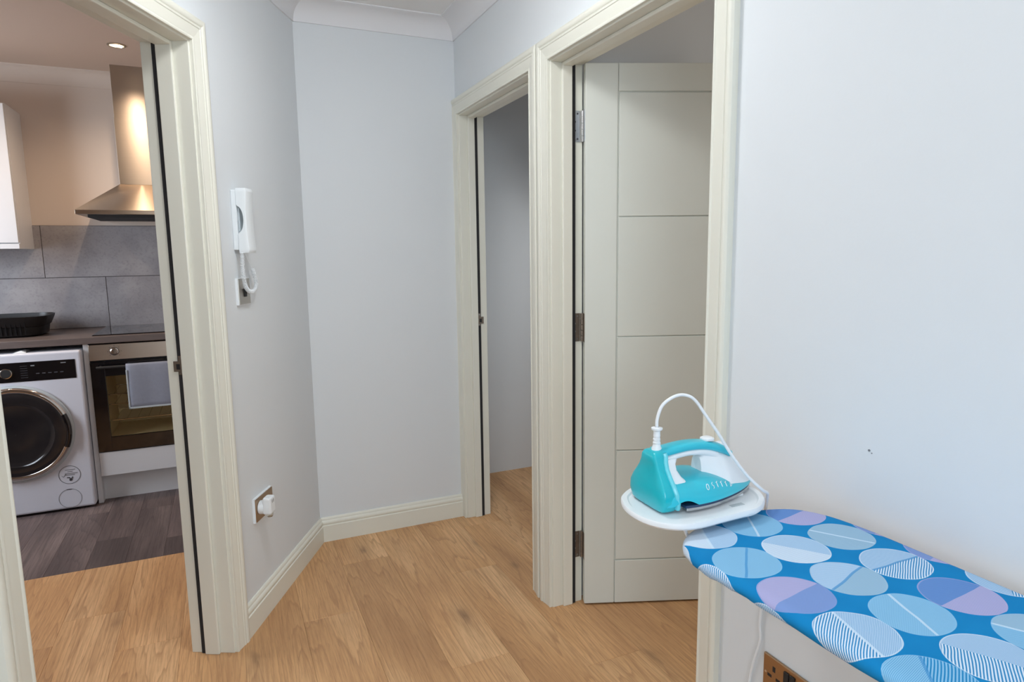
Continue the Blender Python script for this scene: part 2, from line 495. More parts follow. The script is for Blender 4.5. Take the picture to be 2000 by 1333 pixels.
# ------------------------------------------------------------------ plan of the flat
XR, YB, CEIL = 1.076, 3.039, 2.42
XPB, AP = .352, .4732
P0 = Vector((XPB, YB, 0))
PD = Vector((-math.sin(AP), -math.cos(AP), 0))
PN = Vector((math.cos(AP), -math.sin(AP), 0))
def WP(s, n, z): return P0+PD*s+PN*n+Vector((0, 0, z))        # phone wall: along, out, up
def WR(u, n, z): return Vector((XR-n, u, z))                  # wall with the two doors
def WB(u, n, z): return Vector((u, YB-n, z))                  # short end wall
YK = 4.62
def WK(u, n, z): return Vector((u, YK-n, z))                  # kitchen back wall
ZIN = 2.0

# openings (lining faces)
K0, K1 = .865, 1.677          # kitchen doorway, along the phone wall
D10, D11 = 2.215, 2.990       # narrow far doorway, along y
D20, D21 = 1.238, 2.054       # doorway with the open door
ZL = 1.994                    # underside of the head lining
T_P, T_R = .15, .125

def wall_obj(name, T, spans, thick, m, label, kind='structure'):
    b = MB()
    for (u0, u1, z0, z1) in spans:
        b.box((u0, -thick, z0), (u1, 0, z1), T)
    o = b.build(name, m)
    return tag(o, label, 'wall', kind=kind)

E_ = .022   # lining thickness sits inside the rough opening
wall_right = wall_obj('wall_right', WR, [(-1.9, D20-E_, 0, CEIL), (D20-E_, D21+E_, ZL+E_, CEIL), (D21+E_, D10-E_, 0, CEIL),
     (D10-E_, D11+E_, ZL+E_, CEIL), (D11+E_, 3.16, 0, CEIL)], T_R, 'wall', 'pale white painted wall beside the ironing board, holding the two white doorways')
wall_left = wall_obj('wall_left', WP, [(0, K0-E_, 0, CEIL), (K0-E_, K1+E_, ZL+E_, CEIL), (K1+E_, 3.2, 0, CEIL)], T_P, 'wall',
     'pale wall carrying the white intercom handset beside the kitchen doorway')
b = MB().box((.30, YB, 0), (XR+.0, YB+.12, CEIL))
wall_back = tag(b.build('wall_back', 'wall'), 'short blank white wall at the end of the hall', 'wall', kind='structure')
# kitchen
b = MB().box((-2.25, YK, 0), (.6, YK+.1, CEIL))
wall_kitchen = tag(b.build('wall_kitchen', 'wall_kitchen'), 'kitchen wall behind the steel cooker hood with grey stone tiles', 'wall', kind='structure')
b = MB().box((.45, YB+.12, 0), (.57, YK, CEIL))
tag(b.build('wall_kitchen_side', 'wall_kitchen'), 'kitchen side wall hidden beyond the intercom wall', 'wall', kind='structure')
b = MB().box((-2.25, .2, 0), (-2.13, YK, CEIL)).box((-2.13, .2, 0), (-1.16, .3, CEIL))
tag(b.build('wall_kitchen_far', 'wall_kitchen'), 'kitchen wall out of sight beside the washing machine', 'wall', kind='structure')
# hall behind the camera
b = MB().box((-1.26, -2.0, 0), (-1.14, .2, CEIL))
tag(b.build('wall_hall_side', 'wall'), 'hall side wall behind the viewer', 'wall', kind='structure')
b = MB()
WX0, WX1, WZ0, WZ1 = -1.02, .18, .9, 2.0
b.box((-1.14, -2.0, 0), (WX0, -1.9, CEIL)).box((WX1, -2.0, 0), (XR+T_R, -1.9, CEIL)).box((WX0, -2.0, 0), (WX1, -1.9, WZ0)).box((WX0, -2.0, WZ1), (WX1, -1.9, CEIL))
tag(b.build('wall_window', 'wall'), 'hall wall with the window behind the viewer', 'wall', kind='structure')
win = tag(empty('window_1', ((WX0+WX1)/2, -1.95, WZ0)), 'white framed window behind the viewer', 'window', kind='structure')
for nm, a, c in (('frame_side', (WX0, -1.99, WZ0), (WX0+.05, -1.92, WZ1)), ('frame_side', (WX1-.05, -1.99, WZ0), (WX1, -1.92, WZ1)),
                 ('frame_rail', (WX0+.05, -1.99, WZ0), (WX1-.05, -1.92, WZ0+.05)), ('frame_rail', (WX0+.05, -1.99, WZ1-.05), (WX1-.05, -1.92, WZ1))):
    MB().box(a, c).build(nm, 'white_plastic', win, bevel=.004)
def window(name, label, T, u0, u1):  # frames added around the unseen fill lights; the walls have no opening
    r_ = tag(empty(name, T((u0+u1)/2, 0, .9)), label, 'window', kind='structure')
    for nm, a, c in (('frame_side', (u0-.05, 0, .85), (u0, .05, 2.03)), ('frame_side', (u1, 0, .85), (u1+.05, .05, 2.03)),
                     ('frame_rail', (u0, 0, .85), (u1, .05, .91)), ('frame_rail', (u0, 0, 1.98), (u1, .05, 2.03))):
        MB().box(a, c, T).build(nm, 'white_plastic', r_, bevel=.004)
window('added_window_2', 'added kitchen window frame around the fill light, out of sight past the washing machine', lambda u, n, z: Vector((-2.13+n, u, z)), 2.97, 3.93)
window('added_window_3', 'added window frame around the fill light past the narrow doorway', lambda u, n, z: Vector((2.4-n, u, z)), 2.38, 3.32)
window('added_window_4', 'added window frame around the fill light behind the open panelled door', lambda u, n, z: Vector((3.0-n, u, z)), .07, 1.33)
# rooms beyond the two doorways
XO = XR+T_R
b = MB().box((XO, 3.57, 0), (2.5, 3.67, CEIL))
tag(b.build('wall_far_room', 'wall'), 'plain grey-white wall seen through the narrow far doorway', 'wall', kind='structure')
b = MB().box((2.4, 2.17, 0), (2.5, 3.57, CEIL))
tag(b.build('wall_far_room_side', 'wall'), 'side wall of the room past the narrow doorway', 'wall', kind='structure')
b = MB().box((XR, 3.16, 0), (XO, 3.67, CEIL))
tag(b.build('wall_far_room_return', 'wall'), 'return wall just inside the narrow doorway', 'wall', kind='structure')
b = MB().box((XO, 2.085, 0), (3.1, 2.17, CEIL))
tag(b.build('wall_partition', 'wall'), 'partition wall above and behind the open panelled door', 'wall', kind='structure')
b = MB().box((3.0, -.6, 0), (3.1, 2.085, CEIL)).box((XO, -.7, 0), (3.1, -.6, CEIL))
tag(b.build('wall_bedroom', 'wall'), 'far walls of the room behind the open panelled door', 'wall', kind='structure')
# ceiling
_pk = [WP(3.2, -T_P/2, 0), WP(0, -T_P/2, 0)]
def slab_poly(pts, name, m, label):
    n_ = len(pts)
    b = MB().loft([[(q[0], q[1], CEIL) for q in pts], [(q[0], q[1], CEIL+.1) for q in pts]])
    return tag(b.build(name, m), label, 'ceiling', kind='structure')
slab_poly([(-1.26, -2.0), (3.1, -2.0), (3.1, 4.72), (.57, 4.72), (.57, 3.10), (_pk[1].x, _pk[1].y), (_pk[0].x, _pk[0].y), (-1.26, _pk[0].y)], 'ceiling', 'ceiling', 'flat white ceiling over the hall')
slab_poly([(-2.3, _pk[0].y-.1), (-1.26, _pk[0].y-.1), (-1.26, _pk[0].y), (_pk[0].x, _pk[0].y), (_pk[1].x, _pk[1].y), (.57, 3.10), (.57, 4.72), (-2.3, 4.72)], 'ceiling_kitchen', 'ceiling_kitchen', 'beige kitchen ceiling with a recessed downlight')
MB().disc((XR-.0012, .790, .977), (1, 0, 0), .0022, .002, 9).disc((XR-.0010, .7845, .973), (1, 0, 0), .0011, .002, 7).build('plug_hole', 'print', wall_right)
# coving
def coving(name, T, u0, u1, label, m='coving'):
    prof = [(0, -.082), (.006, -.082)]
    for k in range(0, 9):
        a = math.pi/2*k/8
        prof.append((.080-.074*math.cos(a), -.076+.070*math.sin(a)))
    prof += [(.086, -.004), (.086, 0), (0, 0)]
    b = MB().loft([[T(u, n, CEIL+z) for n, z in prof] for u in (u0, u1)])
    return tag(b.build(name, m, smooth=True), label, 'coving', kind='structure')
coving('trim_1', WB, .30, XR, 'curved white coving above the short blank end wall')
coving('trim_2', WP, 0, 3.2, 'curved white coving above the intercom wall')
coving('trim_3', WR, -1.9, YB, 'curved white coving above the two doorways')
coving('trim_4', WK, -2.13, .45, 'curved coving along the kitchen wall behind the cooker hood', 'wall_kitchen')

# skirting boards
SK = [(0, 0), (.017, 0), (.0172, .078), (.0135, .081), (.0135, .084), (.0155, .087), (.0155, .094), (.0125, .100), (.009, .104), (.009, .109), (.0065, .114), (.004, .117), (0, .117)]
def skirting(name, T, u0, u1, label):
    b = MB().loft([[T(u, n, z) for n, z in SK] for u in (u0, u1)])
    return tag(b.build(name, 'gloss', smooth=True), label, 'skirting board', kind='structure')
skirting('baseboard_left', WP, 0, K0-.066, 'cream moulded skirting board under the intercom wall')
skirting('baseboard_back', WB, XPB-.01, 1.062, 'cream moulded skirting board under the short end wall')
skirting('baseboard_right', WR, -1.9, D20-.08, 'cream moulded skirting board behind the ironing board')

# ------------------------------------------------------------------ floors: every board its own piece
random.seed(4)
b = MB().box((-2.3, -2.0, -.06), (3.1, 4.72, -.012))
floor = tag(b.build('floor', 'subfloor', origin=(0, 0, -.012)), 'warm oak laminate floor of the hall with a dark kitchen strip beyond', 'floor', kind='structure')
_pm = {}
def plank(x0, x1, y0, y1, m):
    key = (round(x1-x0, 4), round(y1-y0, 3), m)
    if key not in _pm:
        hx, hy, e = (x1-x0)/2-.0002, (y1-y0)/2-.0002, .0009
        vs = []
        for z, i in ((-.012, 0), (-e*.8, 0), (0, e)):
            vs += [(-hx+i, -hy+i, z), (hx-i, -hy+i, z), (hx-i, hy-i, z), (-hx+i, hy-i, z)]
        fs = [(8, 9, 10, 11)]
        for r in (0, 4):
            fs += [(r+k, r+(k+1) % 4, r+4+(k+1) % 4, r+4+k) for k in range(4)]
        me = bpy.data.meshes.new('plank'); me.from_pydata(vs, [], fs); me.materials.append(M[m])
        _pm[key] = me
    o = bpy.data.objects.new('plank', _pm[key])
    COL.objects.link(o)
    o.parent = floor
    o.location = Vector(((x0+x1)/2, (y0+y1)/2, 0))-floor.location
PWID, PLEN = .205, 1.20
known = {2: 1.868, 3: 2.47, 4: 1.692, -3: 2.455, -4: 2.75, 0: 1.16, 1: 1.55, -1: 1.92, -2: 3.02, 5: 2.6}
for k in range(-8, 12):
    x0 = .195+PWID*k; x1 = x0+PWID
    top = 3.2 if x1 < .5 else (3.16 if x1 < XR+.05 else 3.60)
    e = known.get(k, random.uniform(0, PLEN))
    ys = [-1.95]
    y = e - PLEN*math.ceil((e+1.95)/PLEN)
    while y < top:
        if -1.80 < y < top-.05: ys.append(round(y, 3))
        y += PLEN
    ys.append(top)
    for a, c in zip(ys, ys[1:]):
        plank(x0, x1, a, c, 'oak')
VW = .152
for k in range(-13, 5):
    x0 = -.02+VW*k; x1 = x0+VW
    e = random.uniform(3.3, 4.5)
    for a, c in zip([3.2, round(e, 2)], [round(e, 2), 4.62]):
        plank(x0, x1, a, c, 'vinyl')

# ------------------------------------------------------------------ door frames
AW = .071
ARC = [(0, 0), (0, .0105), (.003, .0125), (.0065, .0125), (.009, .0105), (.0115, .0115), (.040, .0150), (.0415, .0168), (.047, .0172), (.049, .0150), (.0505, .0168), (.054, .0195), (.061, .0205), (.068, .0195), (AW, .0165), (AW, 0)]
def clip_prof(wmax):
    out = [p for p in ARC if p[0] < wmax]
    t = lerp_table([p for p in ARC[1:-1]], wmax)
    return out+[(wmax, t), (wmax, 0)]
def door_frame(name, T, u0, u1, thick, stop_n, label, left_prof=None, right_prof=None, strike=None, seal_sides=(0, 1)):
    """u0<u1 lining faces; T(u, n, z)"""
    base = T((u0+u1)/2, 0, 0)
    root = tag(empty(name, base), label, 'door frame', kind='structure')
    g = .006
    a0, a1, zt = u0-g, u1+g, ZL+g
    lp, rp = left_prof or ARC, right_prof or ARC
    b = MB().loft([[T(a0-w, t, 0) for w, t in lp], [T(a0-w, t, zt+w) for w, t in lp]])
    b.build('architrave_leg', 'gloss', root, smooth=True)
    b = MB().loft([[T(a1+w, t, 0) for w, t in rp], [T(a1+w, t, zt+w) for w, t in rp]])
    b.build('architrave_leg', 'gloss', root, smooth=True)
    wl = max(w for w, t in lp); wr = max(w for w, t in rp)
    b = MB().loft([[T(a0-min(w, wl), t, zt+w) for w, t in ARC], [T(a1+min(w, wr), t, zt+w) for w, t in ARC]])
    b.build('architrave_head', 'gloss', root, smooth=True)
    lt = .028
    MB().box((u0-lt, -thick, 0), (u0, 0, ZL+lt), T).build('lining_jamb', 'gloss', root, bevel=.0015)
    MB().box((u1, -thick, 0), (u1+lt, 0, ZL+lt), T).build('lining_jamb', 'gloss', root, bevel=.0015)
    MB().box((u0, -thick, ZL), (u1, 0, ZL+lt), T).build('lining_head', 'gloss', root, bevel=.0015)
    n0, n1 = stop_n                     # stop runs from -n0 to -n1
    st = .012
    MB().box((u0, -n1, 0), (u0+st, -n0, ZL), T).build('door_stop', 'gloss', root, bevel=.003)
    MB().box((u1-st, -n1, 0), (u1, -n0, ZL), T).build('door_stop', 'gloss', root, bevel=.003)
    MB().box((u0+st, -n1, ZL-st), (u1-st, -n0, ZL), T).build('door_stop', 'gloss', root, bevel=.003)
    for sd in seal_sides:
        ua, ub = (u0, u0+.0045) if sd == 0 else (u1-.0045, u1)
        MB().box((ua, -n1-.015, 0), (ub, -n1-.0005, ZL-.004), T).build('smoke_seal', 'seal', root)
    if strike:
        sd, z0, z1 = strike
        q = (lambda d: u0+d) if sd == 0 else (lambda d: u1-d)
        o = MB().box((q(.0), -n1-.013, z0), (q(.0050), -n1-.001, z1), T).box((q(0), -n1-.030, z0+.010), (q(.0050), -n1-.012, z1-.018), T).build('strike_plate', 'rust', root, bevel=.0008)
        MB().box((q(.003), -n1-.020, z0+.017), (q(.0054), -n1-.008, z1-.027), T).build('latch_hole', 'black', o)
        for zz in (z0+.006, z1-.007):
            MB().disc(T(q(.0045), -n1-.007, zz), T(q(1), 0, 0)-T(q(0), 0, 0), .0028, .0012, 10).build('screw', 'zinc', o)
    return root
frame_k = door_frame('trim_5', WP, K0, K1, T_P, (.048, .098), 'cream painted door frame around the kitchen doorway', strike=(0, .972, 1.034))
narrow = clip_prof(YB-.001-(D11+.006))
frame_1 = door_frame('trim_6', WR, D10, D11, T_R, (.040, .075), 'cream painted frame of the narrow far doorway, tight into the corner',
                     left_prof=clip_prof(.070), right_prof=narrow, strike=(1, .990, 1.052))
frame_2 = door_frame('trim_7', WR, D20, D21, T_R, (.040, .079), 'cream painted frame around the open panelled door')

# ------------------------------------------------------------------ open panelled door
DW, DH, DT = .762, 1.984, .040
HX, HY = 1.204, 2.052
OPEN = R(68.5)
dd = Vector((math.sin(OPEN), -math.cos(OPEN), 0))     # along the leaf from the hinge
dn = Vector((-math.cos(OPEN), -math.sin(OPEN), 0))    # face towards the hall
corner = Vector((1.1905, 2.0165, .007))
def WD(a, n, z): return corner+dd*a+dn*n+Vector((0, 0, z-.007))
door = tag(empty('door_1', corner), 'open off-white panelled door hinged on the doorway nearest the ironing board', 'door', kind='structure')
MB().box((0, -DT, .007), (DW, -.006, .007+DH), WD).build('leaf_core', 'door', door, bevel=.001)
SW = .117
zs = [.181, .612, 1.040, 1.470, 1.895]
G = .0026
def dbox(nm, a0, a1, z0, z1):
    return MB().box((a0, -.007, z0), (a1, 0, z1), WD).build(nm, 'door', door, bevel=.0022, segs=3)
dbox('stile', 0, SW-G, .007, .007+DH)
dbox('stile', DW-SW+G, DW, .007, .007+DH)
dbox('rail', SW-G*.2, DW-SW+G*.2, .007, zs[0]-G)
dbox('rail', SW-G*.2, DW-SW+G*.2, zs[-1]+G, .007+DH)
for z0, z1 in zip(zs, zs[1:]):
    dbox('panel', SW+G, DW-SW-G, z0+G*.6, z1-G*.6)
for k, (z0, z1, mm_) in enumerate(((1.732, 1.839, 'zinc'), (1.022, 1.126, 'rust'), (.184, .288, 'rust'))):
    h = MB().box((1.157, D21-.0022, z0), (1.1905, D21+.0005, z1)).build('hinge', mm_, door, bevel=.0006)
    if k == 0: h['label'] = 'bright zinc butt hinge'
    else: h['label'] = 'tarnished brown butt hinge'
    n = 5
    for q in range(n):
        za = z0+(z1-z0)*q/n+.0006; zb = z0+(z1-z0)*(q+1)/n-.0006
        MB().disc((1.1965, D21-.007, za), (0, 0, 1), .0062, zb-za, 12).build('knuckle', 'chrome' if k == 0 else mm_, h, smooth=True)
    for zz, xx in ((.1, 1.180), (.36, 1.170), (.64, 1.170), (.9, 1.180)):
        MB().disc((xx, D21-.0016, z0+(z1-z0)*zz), (0, -1, 0), .0034, .0012, 10).build('screw', 'dark_print' if k == 0 else 'zinc', h)
    MB().box((.0005, -.034, z0), (-.0015, -.004, z1), WD).build('door_plate', mm_, h)

# ------------------------------------------------------------------ intercom handset on the wall
ic = tag(empty('intercom_handset', WP(.697, 0, 1.36)), 'white wall intercom handset with coiled cord above the steel key plate', 'intercom')
MB().box((.607, 0, 1.370), (.667, .018, 1.574), WP).build('base', 'phone', ic, bevel=.003, segs=3)
def handset():
    rings = []
    nz = 48
    for j in range(nz+1):
        t = j/nz; z = 1.360+.219*t
        e = min(1, min(t, 1-t)*26)
        zz = (z-1.474)/.046
        nb = .0195+(.0215*math.sqrt(max(0, 1-zz*zz)) if abs(zz) < 1 else 0)
        nf = .051+.006*(2*t-1)**2-.004*(1-e)
        s0, s1 = .611+.002*(1-e), .6685-.002*(1-e)
        c_ = .004
        rings.append([WP(s0, nb, z), WP(s1, nb, z), WP(s1, (nb+nf)/2, z), WP(s1, nf-c_, z), WP(s1-.0012, nf-.0012, z), WP(s1-c_, nf, z), WP(s0+c_, nf, z), WP(s0+.0012, nf-.0012, z), WP(s0, nf-c_, z)])
    return MB().loft(rings)
handset().build('handset', 'phone', ic, smooth=True)
MB().box((.620, .018, 1.432), (.660, .024, 1.516), WP).build('grip_recess', 'grey_plastic', ic, bevel=.003)
# coiled cord
cp = [WP(s, n, z) for s, n, z in ((.661, .026, 1.360), (.661, .024, 1.320), (.660, .024, 1.281), (.652, .024, 1.249), (.630, .024, 1.228), (.596, .024, 1.223), (.566, .024, 1.240), (.566, .022, 1.272), (.580, .020, 1.304))]
cpath = spline(cp, 60)
L_ = [0]
for a, c in zip(cpath, cpath[1:]): L_.append(L_[-1]+(c-a).length)
coil = []
turns = L_[-1]/.0052
steps = int(turns*9)
nrm = PN.copy()
j = 0
for k in range(steps+1):
    d = L_[-1]*k/steps
    while j < len(L_)-2 and L_[j+1] < d: j += 1
    t = (d-L_[j])/(L_[j+1]-L_[j]+1e-9)
    q = cpath[j].lerp(cpath[j+1], t); tg = (cpath[j+1]-cpath[j]).normalized()
    nrm = (nrm-tg*nrm.dot(tg)).normalized(); bi = tg.cross(nrm)
    a = 2*math.pi*turns*k/steps
    coil.append(q+(nrm*math.cos(a)+bi*math.sin(a))*.0062)
b = MB().tube(coil, .0015, 5)
b.tube(spline([cp[-1], WP(.590, .016, 1.325), WP(.604, .011, 1.350), WP(.616, .009, 1.373)], 6), .0017, 6)
b.build('coiled_cord', 'white_plastic', ic, smooth=True)

# steel key switch plate below
sp = tag(empty('switch_plate', WP(.640, 0, 1.18)), 'small brushed steel switch plate behind the coiled intercom cord', 'switch')
MB().box((.588, .0085, 1.181), (.672, .0105, 1.271), WP).build('plate', 'steel', sp, bevel=.0012)
MB().box((.586, 0, 1.179), (.674, .0085, 1.273), WP).build('backing', 'white_plastic', sp)
MB().box((.622, .0100, 1.207), (.636, .015, 1.236), WP).build('rocker', 'black', sp, bevel=.001)
# socket and plug-in freshener low on the same wall
so = tag(empty('wall_socket', WP(.588, 0, .38)), 'steel double wall socket low on the intercom wall', 'socket')
MB().box((.519, .0095, .381), (.663, .0125, .467), WP).build('plate', 'brasssteel', so, bevel=.0012)
MB().box((.517, 0, .379), (.665, .0095, .469), WP).build('backing', 'white_plastic', so)
for s_ in (.555,):
    for ds, dz, hw_, hh in ((0, .026, .004, .0055), (-.012, .006, .0055, .003), (.012, .006, .0055, .003)):
        MB().box((s_+ds-hw_, .0120, .424+dz-hh-.016), (s_+ds+hw_, .0129, .424+dz+hh-.016), WP).build('pin_hole', 'black', so)
fr = tag(empty('plug_in_freshener', WP(.632, .008, .40)), 'white plug-in air freshener in the low steel socket', 'air freshener')
MB().disc(WP(.630, .0128, .428), PN, .026, .020, 28, .024).build('plug', 'white_plastic', fr, smooth=True, bevel=.002)
MB().box((.607, .030, .405), (.652, .062, .470), WP).build('body', 'white_plastic', fr, bevel=.008, segs=3)
for s_ in (.624, .634):
    MB().box((s_, .0615, .448), (s_+.003, .0624, .460), WP).build('vent_slot', 'dark_print', fr)
MB().lathe(WP(.628, .046, .392), (0, 0, 1), [(.001, 0), (.010, 0), (.012, .004), (.012, .012), (.008, .016)], 18).build('refill_bottle', 'glass', fr, smooth=True)

# ------------------------------------------------------------------ socket beneath the ironing board
rs = tag(empty('bronze_socket', WR(.94, 0, .357)), 'satin bronze double socket on the wall under the ironing board', 'socket')
MB().box((.866, .0008, .357), (1.012, .007, .443), WR).build('plate', 'brasssteel', rs, bevel=.0018)
def pins(c):
    for ds, dz, hw_, hh in ((0, .024, .004, .0065), (-.012, .004, .006, .0035), (.012, .004, .006, .0035)):
        MB().box((c+ds-hw_, .0066, .393+dz-hh), (c+ds+hw_, .0075, .393+dz+hh), WR).build('pin_hole', 'black', rs, bevel=.001)
pins(.981); pins(.896)
for u_ in (.930, .946):
    MB().box((u_-.0068, .0066, .404), (u_+.0068, .010, .432), WR).build('rocker', 'black', rs, bevel=.001)
for u_ in (.872, 1.004):
    MB().disc(WR(u_, .0066, .400), (-1, 0, 0), .003, .001, 12).build('screw', 'chrome', rs)

# ------------------------------------------------------------------ ironing board
BZ = .850
bx0, bx1 = .682, 1.026
near = [(.692, -.22), (.692, .10), (.690, .40), (.686, .64), (.681, .735), (.680, .800), (.698, .850), (.742, .884), (.810, .903), (.880, .908), (.940, .900), (.990, .876), (1.021, .828), (1.033, .760), (1.035, .68), (1.035, .40), (1.035, .10), (1.035, -.22), (1.005, -.29), (.94, -.315), (.86, -.32), (.78, -.315), (.72, -.29)]
outl = spline([(x, y, 0) for x, y in near], 5, closed=True)
no = len(outl)
nrms = []
for i in range(no):
    t = (outl[(i+1) % no]-outl[i-1]).normalized()
    nrms.append(Vector((-t.y, t.x, 0)))        # outline runs clockwise: this points outwards
def board():
    # (inset from outline, z, unrolled distance beyond outline)
    random.seed(3)
    steps = [(-.060, 0, -.060), (-.020, 0, -.020), (-.010, -.0006, -.010), (-.004, -.003, -.003), (-.0008, -.0075, .003), (0, -.0125, .008), (-.0012, -.018, .0135), (-.006, -.0225, .020), (-.022, -.0245, .036), (-.055, -.0235, .07)]
    vs, uv = [], []
    for k, (d, dz, un) in enumerate(steps):
        for i in range(no):
            rp = .0012*math.sin(i*1.9)+.0009*math.sin(i*.73+1) if k >= 6 else 0
            q = outl[i]+nrms[i]*d
            vs.append((q.x, q.y, BZ+dz+rp))
            u_ = outl[i]+nrms[i]*un
            uv.append((u_.x, u_.y))
    fs = []
    for k in range(len(steps)-1):
        for i in range(no):
            j = (i+1) % no
            fs.append((k*no+i, k*no+j, (k+1)*no+j, (k+1)*no+i))
    fs.append(tuple(range(no)))
    return vs, fs, uv
ib = tag(empty('ironing_board', (.85, .3, 0)), 'ironing board with a blue leaf-print cotton cover beside the wall', 'ironing board')
vs, fs, uvs = board()
me = bpy.data.meshes.new('cover')
me.from_pydata([(x-.85, y-.3, z) for x, y, z in vs], [], fs)
bm = bmesh.new(); bm.from_mesh(me)
bmesh.ops.recalc_face_normals(bm, faces=bm.faces)
bm.verts.ensure_lookup_table()
ul = bm.loops.layers.uv.new('cloth')
for f in bm.faces:
    for l in f.loops: l[ul].uv = uvs[l.vert.index]
big = [f for f in bm.faces if len(f.verts) > 4]
bmesh.ops.triangulate(bm, faces=big)
if sum(f.normal.z*f.calc_area() for f in bm.faces if all(v.co.z > BZ-.001 for v in f.verts)) < 0:
    bmesh.ops.reverse_faces(bm, faces=bm.faces)
bm.to_mesh(me); bm.free()
me.materials.append(M['fabric'])
for p_ in me.polygons: p_.use_smooth = True
co = bpy.data.objects.new('cover', me); COL.objects.link(co); co.parent = ib
co['label'] = 'blue cotton cover printed with pale leaves'
deck = MB()
ring = [(outl[i]+nrms[i]*-.03) for i in range(no)]
deck.loft([[(q.x, q.y, BZ-.0215) for q in ring], [(q.x, q.y, BZ-.006) for q in ring]])
deck.build('deck', 'board_metal', ib)
def leg(p, q, r=.011):
    return MB().tube([p, q], r, 12).build('leg', 'board_metal', ib, smooth=True)
leg((.80, .42, BZ-.026), (.80, -.30, .03)); leg((.90, .42, BZ-.026), (.90, -.30, .03))
leg((.85, -.20, BZ-.026), (.85, .40, .03))
MB().tube([(.70, -.30, .02), (1.0, -.30, .02)], .012, 12).build('foot_bar', 'board_metal', ib, smooth=True)
MB().tube([(.70, .40, .02), (1.0, .40, .02)], .012, 12).build('foot_bar', 'board_metal', ib, smooth=True)

# white iron rest hooked on the nose of the board
TZ = .876
tr = [(.677, 1.009), (.660, .965), (.660, .915), (.677, .880), (.704, .860), (.741, .852), (.788, .853), (.836, .855), (.878, .858), (.919, .883), (.942, .917), (.948, .950), (.940, .995), (.905, 1.040), (.850, 1.062), (.790, 1.066), (.735, 1.052), (.699, 1.032)]
to = spline([(x, y, 0) for x, y in tr], 5, closed=True)
tc_ = Vector((sum(q.x for q in to)/len(to), sum(q.y for q in to)/len(to), 0))
rest = tag(empty('iron_rest', (tc_.x, tc_.y, .84)), 'white oval iron rest clipped to the nose of the ironing board', 'iron rest')
def tin(d): return [tc_+(q-tc_)*(1-d/(q-tc_).length) for q in to]
b = MB()
rings = []
for d, z in ((.004, TZ-.013), (.0, TZ-.009), (0, TZ-.003), (.002, TZ), (.012, TZ), (.015, TZ-.003), (.09, TZ-.003)):
    rings.append([(q.x, q.y, z) for q in tin(d)])
b.loft(rings)
b.build('tray', 'white_plastic', rest, smooth=True)
for y_ in (.930, .968, 1.006):
    MB().box((.735, y_-.006, TZ-.004), (.905, y_+.006, TZ+.001)).build('rib', 'white_plastic', rest, bevel=.002)
MB().box((.842, .886, TZ-.0036), (.872, .896, TZ-.0024)).build('slot', 'grey_plastic', rest)
for x_ in (.735, .855):
    MB().tube([(x_, 1.00, TZ-.0165), (x_, .90, TZ-.0165), (x_, .865, BZ-.030), (x_, .70, BZ-.031)], .0035, 8).build('support_rod', 'white_plastic', rest, smooth=True)

# ------------------------------------------------------------------ steam iron
IO = Vector((.699, .962, TZ+.0012))
IANG = R(-2)
def WI(x, y, z): return IO+Vector((x*math.cos(IANG)-y*math.sin(IANG), x*math.sin(IANG)+y*math.cos(IANG), z))
iron = tag(empty('steam_iron', WI(.1, 0, 0)), 'turquoise and white steam iron standing on the white rest', 'iron')
HW = [(0, .053), (.03, .061), (.07, .066), (.11, .064), (.15, .055), (.19, .041), (.22, .026), (.24, .012), (.25, .0015)]
HWs = spline([(x, y, 0) for x, y in HW], 8)
def hw(x): return lerp_table([(q.x, q.y) for q in HWs], x)
def outline(x0, inset, n=36):
    xs = [x0+(.25-inset-x0)*(1-(1-k/n)**1.6) for k in range(n+1)]
    up = [(x, max(.0006, hw(min(x+inset*.9, .25))-inset*.5)) for x in xs]
    return up+[(x, -y) for x, y in reversed(up)]
def slab(x0, inset, z0, z1):
    o_ = outline(x0, inset)
    return MB().loft([[WI(x, y, z0) for x, y in o_], [WI(x, y, z1) for x, y in o_]])
slab(.048, .002, .001, .0065).build('sole_plate', 'sole', iron, bevel=.0008)
slab(.046, .0035, .0065, .0110).build('gasket', 'navy', iron)
HT = [(0, .056), (.04, .054), (.08, .053), (.118, .052), (.16, .040), (.20, .026), (.23, .018), (.25, .014)]
HTs = [(q.x, q.y) for q in spline([(x, y, 0) for x, y in HT], 8)]
def body():
    rings = []
    n = 22
    for k in range(41):
        x = .006+(.2495-.006)*k/40
        h = max(.0012, hw(x)); t = lerp_table(HTs, x)
        zb = .0112
        if x < .075: zb = .0112+.010*math.sin(math.pi*min(1, max(0, (x-.022)/.050)))
        ring = []
        for i in range(n+1):
            a = math.pi*i/n
            cy, cz = math.cos(a), math.sin(a)
            y = h*math.copysign(abs(cy)**.62, cy)
            z = zb+(t-zb)*(abs(cz)**.85)
            ring.append(WI(x, y, z))
        rings.append(ring)
    return MB().loft(rings)
body().build('body', 'teal_light', iron, smooth=True)
def rrect(x0, x1, h, z, n=6, p=5):
    cx, rx = (x0+x1)/2, (x1-x0)/2
    out = []
    N_ = 32
    for k in range(N_):
        a = 2*math.pi*k/N_
        c_, s_ = math.cos(a), math.sin(a)
        out.append(WI(cx+rx*math.copysign(abs(c_)**(2/p), c_), h*math.copysign(abs(s_)**(2/p), s_), z))
    return out
heel = [(.0, .002, .036, .050), (.004, .000, .038, .054), (.018, -.002, .036, .058), (.034, -.001, .032, .0575), (.048, .001, .030, .050), (.060, .003, .029, .041), (.072, .004, .029, .032), (.084, .004, .030, .026), (.094, .003, .032, .0225), (.100, .006, .031, .020), (.103, .010, .028, .015)]
MB().loft([rrect(a, c, h, z) for z, a, c, h in heel]).build('heel', 'teal', iron, smooth=True)
edge = MB()
